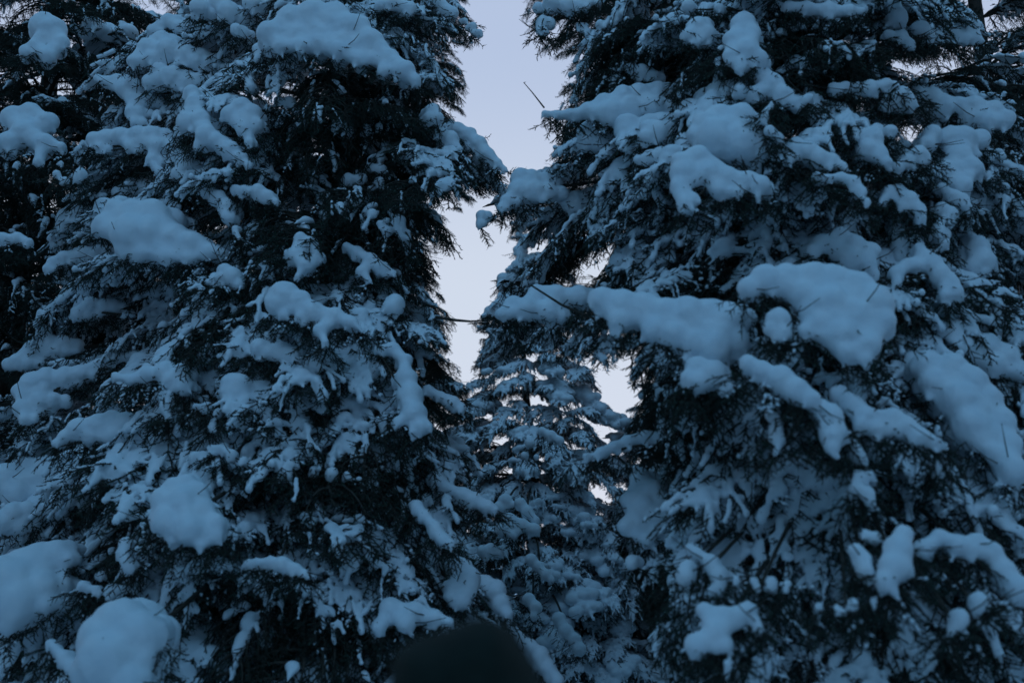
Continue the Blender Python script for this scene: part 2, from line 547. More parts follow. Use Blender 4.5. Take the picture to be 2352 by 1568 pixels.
# ------------------------------------------------------------------ trees
def tree(name, label, vx, D, H, Rb, mix_, rows, per_row, zmin=0.15, zmax=None, lean=0.0, trunk_r=0.16, seed=0,
         rscale=(0.75, 1.1), front_only=True, holes=True, near=False, window=True):
    rng = random.Random(seed)
    base = P(vx, VH / 2, D)
    root = bpy.data.objects.new(name, None)
    root.location = (base.x, D, 0)
    C.objects.link(root)
    root['label'] = label; root['category'] = 'tree'
    # trunk
    tb = TB()
    n = 24
    tb.tube([(lean * i / n + 0.04 * math.sin(i * .7), 0.03 * math.cos(i * .5), -0.1 + (H + .1) * i / n) for i in range(n + 1)],
            [trunk_r * (1 - i / n) ** 0.85 + 0.012 for i in range(n + 1)], 12)
    me = make_mesh('trunk', np.concatenate(tb.V), np.concatenate(tb.F), [M_BARK], smooth=True)
    link('trunk', me, root)
    info = dict(root=root, base=Vector((base.x, D, 0)), D=D, H=H, Rb=Rb, lean=lean)
    count = 0
    zmax = zmax or H * 0.99
    kinds = list(mix_.keys()); wts = list(mix_.values())
    for i in range(rows):
        f = (i + rng.uniform(-.3, .3)) / rows
        f = min(max(f, 0), 1)
        z = zmin + (zmax - zmin) * f ** 1.25
        rad = Rb * (1 - z / H) ** 0.85 + 0.12
        k = max(4, int(per_row * (0.5 + 0.5 * (1 - f))))
        a0 = rng.uniform(0, 6.28)
        for j in range(k):
            if front_only:
                az = -math.pi / 2 + (j + rng.uniform(.1, .9)) / k * R(290) - R(145)
            else:
                az = a0 + (j + rng.uniform(.2, .8)) / k * 2 * math.pi
            pr = rng.choice(PROTO[rng.choices(kinds, wts)[0]])
            ln = rad * rng.uniform(*rscale)
            sc = ln / pr['L']
            pitch = rng.uniform(-.12, .18) + 0.25 * (z / H)
            rot = Matrix.Rotation(az, 4, 'Z') @ Matrix.Rotation(-pitch, 4, 'Y') @ Matrix.Rotation(rng.uniform(-.15, .15), 4, 'X')
            pos = Vector((lean * z / H, 0, z))
            ok = False
            push = 0.0
            for _try in range(12):
                dirv = rot @ Vector((1, 0, 0))
                p2 = pos + Vector((-dirv.x * push * .4, push, 0))
                mt = Matrix.Translation(p2) @ rot @ Matrix.Diagonal((sc, sc * max(1.0, min(1.5, 1 / max(sc, .3))) ** .5, min(1.15, sc * 1.15), 1))
                A = np.array(mt)
                S = pr['samples'] @ A[:3, :3].T + A[:3, 3] + np.array(info['base'])
                bad = in_clear(S, holes)
                if window:
                    bad |= inside(proj(S), FAR_WINDOW)
                if bad.mean() >= 0.035:
                    sc *= 0.82
                    if sc * pr['L'] < 0.3:
                        break
                    continue
                if near and hides_mound(S).mean() > .06:
                    push += .13
                    sc *= .985
                    continue
                ok = True
                break
            if not ok:
                continue
            b = link('bough', pr['mesh'], root)
            b.matrix_local = mt
            if pr['snow']:
                s_ = link('snow_cover', pr['snow'], b)
            count += 1
    info['count'] = count
    return info


T = {}
# key: base x in the picture, distance, height, crown radius
SPEC = {'L': (760, 7.6, 10.0, 2.75), 'R': (1900, 6.6, 11.0, 2.55), 'D': (800, 15.6, 20.0, 3.7), 'B': (40, 9.6, 13.0, 2.6),
        'U': (1640, 15.2, 20.5, 4.1), 'C': (1235, 14.0, 6.5, 2.3), 'S': (1475, 16.5, 4.6, 1.3)}
for _k, (_x, _D, _H, _R) in SPEC.items():
    T[_k] = dict(base=Vector((P(_x, VH / 2, _D).x, _D, 0)), D=_D, H=_H, Rb=_R)
# ------------------------------------------------------------------ the snow mounds of the photograph, one bough each
# tree | depth offset in metres (+ = deeper in) | x,y,r of the rounded lumps that make the mound up
MOUNDS = """
L|-.1|690,80,30 745,84,30 800,98,26 620,78,34 670,52,42 720,42,45 770,44,42 815,70,42 850,100,38 890,135,30 930,165,26 955,185,14 640,108,20 690,108,22 735,105,26 780,118,26 830,138,22 880,160,18
L|0|370,95,26 340,115,28 390,120,32 430,130,30 305,142,18 450,145,22 350,138,22
L|0|370,168,28 395,182,32 345,190,22 420,192,26 460,182,18 477,186,11
L|.1|225,180,9 250,190,17 270,187,20 290,207,26 312,232,24 302,257,20 312,280,14
L|-.15|440,215,22 450,245,28 430,283,26 460,280,30 475,315,28 500,325,24 530,345,26 555,363,20 571,378,10 460,332,16
L|0|555,250,28 575,265,28 530,265,24 565,300,24 572,326,15 590,285,18
L|.1|568,173,13 575,203,13 572,188,12
L|-.1|215,322,19 245,320,23 280,316,26 320,315,27 350,312,26 362,338,25 350,368,18 230,342,14 366,392,13 300,338,16
L|-.05|410,360,20 425,380,24 408,400,18 431,415,13
L|.1|300,432,24 332,432,22 357,447,16 270,442,14 230,448,8 190,453,5 210,450,6
L|-.35|270,487,32 310,500,45 350,500,45 240,515,26 228,523,22 300,540,48 350,545,50 400,550,40 440,562,32 480,577,23 510,580,14 330,580,24 290,572,28 380,587,22 430,592,18
L|.1|225,580,20 190,585,22 150,592,18 122,603,15 108,618,11
L|-.05|515,620,18 532,637,24 546,650,12 500,640,11
L|.05|480,440,20 500,457,23 520,477,23 525,500,17 540,525,11 545,540,6
L|.1|540,436,12 565,440,17 592,441,19 617,451,17 634,462,10
L|0|690,550,19 710,565,22 680,590,23 702,610,20 735,590,14 685,635,10 660,580,9
L|-.25|655,682,38 640,697,32 690,692,28 720,717,24 770,727,24 805,742,19 826,756,10 735,760,18 746,785,11 690,728,14 652,722,12
L|.1|210,702,23 180,720,19 240,702,18 290,722,11 340,722,7
L|.25|640,232,13 665,236,15 682,250,11 615,246,8
L|.1|385,50,20 412,62,18 350,70,14
L|.2|525,30,28 542,68,18 500,12,26
L|.1|595,115,18 612,110,20 590,135,9
L|.3|460,20,26 580,8,24 640,0,18
L|0|992,255,19 985,273,17 1005,270,14
L|0|1010,302,16 1036,320,19 1052,345,11
L|-.1|1052,295,16 1080,310,20 1100,332,20 1120,355,18 1143,375,13 1160,388,7
L|.1|1010,15,20 1040,28,16 990,5,16
L|.1|1068,48,9 1085,62,11 1100,76,9
L|.1|905,10,22 940,20,20 875,14,16
L|.1|797,567,11 822,580,18 850,600,20 880,616,18 905,626,9 830,625,16 846,645,10
L|0|905,698,24 900,706,22
L|.2|850,700,14 838,715,12
L|.3|800,302,15 840,298,13 872,290,10
L|.35|850,385,13 876,390,13
L|.35|800,415,18 830,411,14 872,418,14
L|-.3|265,865,12 300,872,15 340,860,22 380,855,27 415,860,26 425,888,20 395,875,22
L|-.25|382,912,20 380,935,16 388,958,7
L|-.3|50,900,24 55,937,25 75,882,30 110,870,28 150,866,25 190,855,20 230,836,16 270,822,16 310,815,15 350,820,10 90,920,24 60,960,14
L|-.4|255,965,24 230,975,28 290,975,28 180,985,26 320,993,24 355,1013,20 374,1024,12 150,1003,19 130,1020,14 210,1000,22 262,998,20
L|-.1|448,930,7 475,935,13 502,945,9
L|-.1|487,977,9 493,962,5
L|-.2|485,1030,10 507,1030,12 532,1043,11 560,1055,8 582,1065,7
L|-.7|430,1112,28 402,1122,28 450,1127,26 378,1150,30 420,1160,44 460,1182,38 387,1200,38 440,1218,40 490,1207,30 500,1230,18 460,1250,16 402,1240,16 353,1190,12
L|-.3|570,1292,9 590,1292,12 620,1290,15 650,1295,16 680,1305,13 702,1312,8
L|-.2|420,1320,18 450,1302,18 500,1292,16 530,1297,12
L|-1.0|15,1340,66 60,1302,48 92,1282,38 130,1262,26 158,1285,17 40,1385,56 92,1350,38 102,1388,24 20,1430,26
L|-.4|10,1105,40 60,1072,26 100,1067,24 40,1130,38 80,1100,24 132,1076,18
L|-.6|30,1178,26 60,1172,20 5,1200,28
L|-1.2|280,1440,66 240,1472,58 322,1462,58 352,1452,32 371,1464,15 250,1520,66 312,1512,48 200,1542,36 300,1565,46
L|-1.0|115,1478,11 128,1490,12 146,1510,15 166,1532,16
L|-.5|290,1248,18 281,1270,16 296,1300,13
L|-.5|190,1345,13 220,1353,11 255,1355,13 285,1350,10
L|-.1|598,800,24 620,810,20 640,802,17 670,815,20 682,830,12
L|.1|110,792,28 80,802,26 132,802,18 40,832,20 20,837,16
L|-.15|870,800,12 900,802,18 930,830,20 932,870,28 940,910,32 952,950,30 966,980,20 984,980,12 950,992,14 915,970,14
L|.1|985,895,12 1010,910,14 1040,925,16 1060,935,12
L|0|670,1040,7 692,1060,11 722,1080,13 762,1086,13 797,1091,11 825,1100,9
L|.1|1005,1105,20 1030,1120,13 1060,1135,18 1090,1146,16 1120,1160,16 1140,1170,10
L|-.1|960,1162,16 975,1185,18 1000,1215,16 1020,1240,16 1036,1250,12
L|0|1060,1300,24 1075,1330,28 1045,1350,22 1060,1380,22 1080,1345,18 1036,1370,14
L|.1|1115,1340,24 1135,1356,26 1150,1385,22 1165,1410,14
L|.1|1175,1440,11 1195,1465,16 1217,1482,18 1240,1507,22 1260,1532,18 1280,1562,18
L|-.1|900,1400,28 950,1407,26 1000,1417,20 1032,1427,12 930,1430,22 870,1440,16
C|-.15|1193,512,5 1196,526,7 1190,540,8 1198,556,9 1188,574,11 1198,592,13 1186,610,14
C|-.9|1122,850,7 1110,853,7
C|-1.2|1245,990,11 1265,1000,13 1286,1011,11
C|-1.2|1205,1046,10 1232,1049,7 1217,1017,12
C|-1.4|1160,1150,17 1145,1166,14 1176,1160,11
C|-1.4|1195,1155,14 1211,1175,15 1230,1195,11
C|-1.5|1170,1195,18 1155,1215,16 1200,1206,16 1226,1216,16 1180,1230,9
C|-1.4|1110,1265,15 1126,1260,14 1146,1271,11 1115,1280,7
C|-1.5|1220,1285,15 1236,1300,13 1255,1320,13 1266,1331,9
C|-1.6|1215,1375,15 1231,1395,15 1226,1415,9
C|-1.6|1285,1420,16 1300,1450,18 1320,1470,17 1331,1490,16
C|-.3|1155,640,15 1174,636,13 1150,656,11
C|-.4|1125,715,14 1140,700,12 1112,728,9
S|-1|1430,985,12 1455,972,14 1480,966,14 1502,975,12 1420,1000,8
S|-1.2|1310,1120,12 1330,1140,10
S|-1.2|1400,1350,20 1386,1395,25 1420,1420,22 1402,1450,20 1430,1380,18 1440,1440,14
S|-1.3|1480,1370,18 1510,1352,22 1540,1345,22 1565,1330,18
R|.1|1315,1055,8 1345,1046,11 1380,1039,13 1410,1026,15 1440,1012,15 1480,1004,16 1520,1003,17 1560,1008,18
R|.35|1470,1100,28 1475,1160,28 1462,1200,24 1452,1150,26 1440,1210,22 1500,1130,32 1530,1190,30 1490,1240,22 1452,1290,18
R|0|1250,260,11 1276,263,13 1310,265,17 1350,256,23 1390,241,28 1430,227,31 1470,216,28 1510,206,22 1535,196,10 1400,263,32 1450,250,32 1500,245,30 1530,250,18
R|-.15|1360,310,38 1375,296,30 1346,330,24 1380,330,26
R|-.1|1490,296,25 1510,305,27 1480,315,18 1530,292,18
R|-.1|1465,366,12 1490,361,18 1520,356,20
R|.1|1600,65,28 1580,85,20 1625,80,24 1600,100,12 1620,56,16
R|-.1|1700,60,29 1711,52,28 1725,80,24 1690,96,33 1715,125,37 1740,136,26 1680,130,22 1700,158,16
R|0|1750,180,27 1770,200,33 1800,220,27 1830,236,20 1856,226,14 1730,220,22 1700,212,23
R|-.3|1620,290,34 1650,276,39 1700,281,45 1740,296,38 1600,312,26 1640,320,48 1700,332,52 1740,340,28
R|-.45|1570,376,30 1600,366,34 1570,400,34 1620,400,34 1670,410,30 1720,416,27 1745,426,26 1690,440,12 1740,452,12 1650,438,18 1560,430,24 1572,470,22 1590,455,16
R|-.35|1771,235,6 1762,247,7 1756,258,9 1752,275,11 1765,300,13 1790,316,12
R|-.2|1830,331,20 1820,350,23 1850,350,27 1880,365,24 1910,371,23 1935,382,14 1810,370,12
R|-.25|1875,406,11 1900,411,13 1930,407,15 1960,420,17 1977,440,15 1990,465,11
R|.1|1915,203,15 1940,203,17 1970,203,17 2000,203,19 2035,195,18 2055,192,10
R|.1|2040,231,26 2070,226,28 2090,236,18 2030,245,16
R|.2|2110,215,18 2140,226,24 2165,250,28 2200,241,22 2240,246,27 2280,256,28 2310,276,26 2260,280,28 2230,270,18
R|.1|2180,321,33 2210,321,35 2250,321,26 2200,370,36 2170,400,32 2230,390,32 2210,430,26
R|.15|2140,310,24 2126,331,20
R|0|1975,311,23 2000,321,29 1990,345,26 2020,356,20 2035,376,18 2012,301,18 2048,302,15
R|0|2080,371,20 2110,356,22 2126,360,14 2060,386,18
R|0|2045,440,19 2060,436,18 2030,460,12 2090,460,20 2110,480,18 2116,505,14 2070,470,12
R|.05|2165,430,14 2185,450,17 2210,460,17 2220,476,12
R|.1|2160,480,18 2180,496,22 2162,540,20 2170,560,14 2155,520,14
R|.2|2065,560,18 2070,590,18 2060,530,18 2060,500,16
R|-.05|2110,570,17 2120,596,24 2090,610,20 2060,626,18 2140,610,26 2160,630,26 2180,650,26 2195,670,20 2170,680,17 2060,650,12
R|.15|2230,545,16 2245,570,28 2250,602,32 2236,612,22 2270,602,22 2260,625,14
R|.15|1930,540,22 1890,561,24 1870,576,18 1960,570,32 2000,580,26 1990,605,26 1950,596,33 2010,630,12
R|-.6|1760,642,36 1720,662,28 1810,642,40 1860,642,44 1910,652,50 1960,672,53 2000,702,53 2020,742,40 1900,702,48 1850,680,43 1960,732,53 1930,770,43 1880,750,38 1850,760,18 1990,790,36 1940,808,28 1990,825,16
R|-.5|1180,702,24 1150,722,18 1210,712,28 1230,670,20 1280,681,28 1330,681,28 1260,720,24
R|-.5|1380,690,33 1430,701,36 1480,711,40 1530,721,40 1580,726,46 1630,731,48 1670,741,50 1690,790,36 1640,800,43 1600,790,42 1550,770,38 1500,760,28 1420,738,26 1705,722,26
R|-.65|1785,736,30 1770,755,20 1796,762,20
R|-.5|1600,842,28 1640,860,33 1670,888,18 1600,878,24 1578,868,18
R|-.7|1720,836,22 1750,852,28 1790,871,33 1830,896,31 1860,914,26
R|-.65|1880,940,28 1900,960,35 1905,1000,26 1910,1028,18 1922,990,22
R|-.6|1765,940,11 1775,960,16 1780,985,16 1785,1010,15 1785,1030,8
R|-.5|1815,985,9 1826,1005,8
R|-.6|1930,906,22 1960,930,26 1990,956,26 2010,985,22 1980,975,22 2050,961,24 2080,980,28 2110,1000,26 2140,1015,20 2172,1020,11
R|-.55|1950,1000,14 1960,1030,18 1976,1050,12
R|-.3|2130,842,38 2180,852,43 2220,882,48 2260,922,43 2290,972,43 2310,1020,38 2322,1080,38 2200,920,48 2230,980,43 2250,1010,28 2150,880,38
R|-.1|2210,802,33 2260,802,38 2310,822,34 2345,850,24 2280,840,28
R|-.5|2160,1062,20 2155,1075,14
R|-.6|1970,1090,14 1995,1091,12 1960,1120,14 1995,1130,12 1998,1150,10
R|-.9|2070,1230,24 2060,1260,33 2046,1300,31 2030,1335,24 2070,1300,24 2055,1358,8
R|-.8|1965,1265,20 1985,1286,16 1985,1310,18 1995,1326,12
R|-.7|1985,1222,9 2012,1231,10
R|-.5|1585,1255,12 1600,1270,17 1630,1290,18 1650,1320,18 1650,1348,13 1635,1356,10
R|-.6|1570,1320,20 1576,1300,16
R|-.7|1690,1325,9 1730,1331,11 1770,1335,11 1810,1338,9
R|-.8|1620,1402,22 1660,1416,26 1690,1421,20 1640,1450,27 1600,1480,26 1660,1480,17 1672,1525,13 1720,1402,20 1740,1430,11
R|-.9|1880,1385,7 1920,1392,8 1960,1381,8 2010,1371,7
R|-.8|2160,1232,18 2200,1252,28 2240,1242,22 2280,1272,26 2310,1312,28 2340,1352,32 2120,1260,22
R|-.9|2200,1420,22 2190,1438,14
R|-.9|2245,1380,20 2240,1392,14
R|0|1195,411,26 1220,416,28 1230,440,28 1190,440,27 1165,462,18 1150,477,11
R|.1|1300,466,22 1320,456,18 1315,480,12
R|0|1105,496,14 1100,512,9
R|.3|1420,602,22 1470,602,22 1530,606,22
R|.1|1810,16,15 1850,20,19 1900,25,21 1950,25,18 1980,25,10
R|.2|2060,40,25 2050,12,20
R|.15|2110,70,24 2130,85,18
R|.15|2040,80,14 2070,85,16 2090,100,12
R|.3|2180,66,20 2230,62,24 2210,90,18 2240,86,16
R|.2|1580,15,18 1650,20,14 1700,10,18 1740,25,12
R|.2|1235,20,16 1245,52,17 1240,74,12
R|.2|1270,10,26 1300,15,22 1330,5,20
R|.3|1450,160,18 1470,170,23 1500,175,18
R|.2|1330,62,12 1350,75,10
B|-.9|100,60,34 120,70,36 80,110,20 140,100,24 110,128,22 60,120,18
B|-1.0|30,270,28 70,262,28 110,280,26 60,310,34 100,330,28 140,340,16 20,330,28 40,378,10 90,370,14 140,374,9
B|-1.4|130,400,11 150,415,9
B|-1.5|185,400,14 178,408,11
B|-1.4|10,550,17 40,548,15 66,555,11
"""


def tree_depth(info, x, y):
    D = info['D']
    zz = P(x, y, D).z
    rad = info['Rb'] * max(0.08, 1 - zz / info['H']) ** 0.85
    xw = P(x, y, D).x - info['base'].x
    u = min(0.97, abs(xw) / rad)
    return D - rad * 0.92 * math.sqrt(1 - u * u)



def mound_lumps(line):
    key, off, rest = line.split('|')
    info = T[key]
    pts = [tuple(float(a) for a in q.split(',')) for q in rest.split()]
    w = sum(p[2] for p in pts)
    cx = sum(p[0] * p[2] for p in pts) / w
    cy = sum(p[1] * p[2] for p in pts) / w
    d0 = tree_depth(info, cx, cy) + float(off) - (.12 if key in 'LR' else 0)
    return key, info, pts, cx, cy, d0


for line in MOUNDS.strip().splitlines():
    key, info, pts, cx, cy, d0 = mound_lumps(line)
    if key in 'LR':
        for x, y, r in pts:
            for i in range(int((y - r) / CELL), int((y + r * .8) / CELL) + 1):
                for j in range(int((x - r) / CELL), int((x + r) / CELL) + 1):
                    if 0 <= i < NEAR.shape[0] and 0 <= j < NEAR.shape[1] and (j * CELL + 6 - x) ** 2 + (i * CELL + 6 - y) ** 2 < (r + 6) ** 2:
                        NEAR[i, j] = min(NEAR[i, j], d0 + .1)

T['L'] = tree('spruce_tree', 'big snow-loaded spruce filling the near left side with heavy white mounds on drooping boughs',
              760, 7.6, 10.0, 2.75, {'plaster': 6, 'mid': 3, 'dark': 3}, 6, 7, seed=1, trunk_r=.2, near=True, rscale=(.7, 1.0))
T['R'] = tree('spruce_tree', 'nearest spruce, filling the right side, bent under the thickest pillows of snow',
              1900, 6.6, 11.0, 2.55, {'plaster': 6, 'mid': 3, 'dark': 3}, 6, 7, seed=2, trunk_r=.2, near=True, rscale=(.7, 1.0))
T['D'] = tree('spruce_tree', 'tall dark spruce with hardly any snow, showing against the sky behind the big left spruce',
              800, 15.6, 20.0, 3.7, {'dark': 5, 'light': 4}, 22, 9, seed=3, rscale=(.75, 1.15), trunk_r=.13)
T['B'] = tree('spruce_tree', 'shaded spruce with a few dull snow pads at the far left edge of the view',
              40, 9.6, 13.0, 2.6, {'dark': 4, 'light': 4, 'mid': 2}, 24, 9, seed=4, trunk_r=.13)
T['U'] = tree('spruce_tree', 'dark spruce whose bare hanging twigs reach into the sky above the right-hand mounds',
              1640, 15.2, 20.5, 4.1, {'dark': 6, 'light': 3}, 22, 10, seed=5, trunk_r=.13)
T['E'] = tree('spruce_tree', 'dark spruce with sky showing through its twigs in the upper right corner',
              2330, 9.4, 12.0, 2.3, {'dark': 4, 'light': 4, 'mid': 1}, 28, 12, seed=6, trunk_r=.12)
T['C'] = tree('young_spruce_tree', 'slender snow-dusted spruce standing farther back in the gap between the two big ones',
              1235, 14.0, 6.5, 2.3, {'flecks': 4, 'plaster': 2, 'dark': 2}, 17, 7, seed=7, window=False, lean=-.25, trunk_r=.07, rscale=(.7, 1.1))
T['S'] = tree('young_spruce_tree', 'small snowy spruce low behind the gap, just right of the slender one',
              1475, 16.5, 4.6, 1.3, {'plaster': 4, 'heavy': 4, 'mid': 4}, 20, 11, seed=8, window=False, trunk_r=.08, rscale=(.7, 1.1))
T['F'] = tree('spruce_tree', 'distant dark spruce glimpsed through the left spruce', 380, 13.5, 12.0, 2.4,
              {'dark': 5, 'light': 4}, 20, 9, seed=9, trunk_r=.2)
T['G'] = tree('spruce_tree', 'distant dark spruce glimpsed through the right spruce', 1960, 13.0, 12.5, 2.5,
              {'dark': 5, 'light': 4}, 20, 9, seed=10, trunk_r=.2)
T['H'] = tree('young_spruce_tree', 'short snowy spruce far back at the foot of the gap', 1340, 20.0, 3.6, 1.6,
              {'plaster': 4, 'heavy': 3, 'mid': 3}, 16, 10, seed=12, window=False, trunk_r=.08)

# picture regions of the two near crowns where little snow has stayed on the twigs: (rect, how bare)
BARE = [((640, 130, 985, 560), .85), ((850, 560, 1060, 900), .3), ((430, 1130, 1000, 1600), .2), ((0, 1450, 200, 1600), .4),
        ((1170, -40, 1560, 215), .9), ((1200, 470, 1720, 660), .85), ((1380, 820, 1700, 1060), .75), ((1760, 50, 2360, 185), .7),
        ((1640, 1060, 2060, 1380), .3), ((1740, 1380, 2400, 1640), .6), ((2180, -40, 2400, 420), .6), ((2100, 1060, 2400, 1240), .4),
        ((1450, 1180, 1600, 1600), .5)]


def bareness(x, y):
    b = .12
    for (x0, y0, x1, y1), v in BARE:
        if x0 < x < x1 and y0 < y < y1:
            b = max(b, v)
    return b


def fill_shell(key, region, step, seed, deep=.12, scale=(.7, 1.15), free=False, always=None, window=True, bare=None):
    """short snowy side boughs that close the crown's outer shell between the big mounds"""
    rng = random.Random(seed)
    info = T[key]
    root = info['root']
    base = info['base']
    n = 0
    y = region[1]
    row = 0
    while y < region[3]:
        x = region[0] + (step * .5 if row % 2 else 0)
        while x < region[2]:
            vx = x + rng.uniform(-.4, .4) * step; vy = y + rng.uniform(-.4, .4) * step * .8
            x += step
            bb = bareness(vx, vy) if bare is None else bare
            q = rng.random()
            kind = 'spray_dark' if q < bb ** 1.3 else ('spray_thin' if q < bb * 1.2 else 'spray')
            if always:
                kind = rng.choice(always)
            pr = rng.choice(PROTO[kind])
            zz = P(vx, vy, info['D']).z
            rad = info['Rb'] * max(.08, 1 - zz / info['H']) ** .85
            if not free and abs(P(vx, vy, info['D']).x - base.x) > rad * 1.12:
                continue
            d = tree_depth(info, vx, vy) + deep + rng.uniform(-.15, .3)
            az = math.atan2(d - info['D'], P(vx, vy, d).x - base.x) + rng.uniform(-.7, .7)
            sc = rng.uniform(*scale); pitch = rng.uniform(-.25, .25)
            sy = sc * rng.choice((-1, 1)) * rng.uniform(.85, 1.3)
            for _try in range(9):
                rot = Matrix.Rotation(az, 4, 'Z') @ Matrix.Rotation(-pitch, 4, 'Y') @ Matrix.Rotation(rng.uniform(-.25, .25), 4, 'X')
                A0 = rot @ Matrix.Diagonal((sc, sy, sc * 1.1, 1))
                mid = A0 @ Vector((pr['L'] * .55, 0, 0))
                p = P(vx, vy, d) - mid
                mt = Matrix.Translation(p) @ A0
                A = np.array(mt)
                S = pr['samples'] @ A[:3, :3].T + A[:3, 3]
                c = (in_clear(S, True) | (inside(proj(S), FAR_WINDOW) if window else False)).mean()
                if c > .04:
                    sc *= .8; sy *= .8
                    if sc < .25:
                        break
                    continue
                if key in 'LR' and hides_mound(S).mean() > .08:
                    d += .11
                    continue
                b = link('bough', pr['mesh'], root)
                b.matrix_local = Matrix.Translation(-Vector(root.location)) @ mt
                if pr['snow']:
                    link('snow_cover', pr['snow'], b)
                n += 1
                break
        y += step * .62
        row += 1
    info['count'] = info.get('count', 0) + n


fill_shell('L', (-60, -40, 1230, 1640), 103, 71, scale=(.8, 1.25))
fill_shell('R', (1180, -40, 2420, 1640), 106, 72, scale=(.8, 1.25))
fill_shell('B', (-50, -30, 330, 760), 78, 78, scale=(.7, 1.1), free=True, bare=.85)
fill_shell('D', (840, -30, 1180, 930), 62, 73, scale=(.75, 1.4), free=True, bare=.97)
fill_shell('U', (1215, -30, 1720, 440), 74, 74, scale=(.8, 1.5), free=True, bare=.9)
fill_shell('U', (1270, 440, 1720, 610), 70, 77, scale=(.8, 1.4), free=True, bare=.9)
fill_shell('U', (1400, 830, 1640, 1060), 60, 76, scale=(.6, 1.2), free=True, bare=.9)
fill_shell('C', (1050, 520, 1450, 1640), 56, 75, scale=(.5, .8), deep=-.3, window=False, always=('flecks', 'flecks', 'flecks', 'spray', 'clump'))
fill_shell('C', (1172, 490, 1222, 650), 24, 79, scale=(.18, .3), deep=.1, free=True, window=False, always=('flecks', 'spray_thin'))


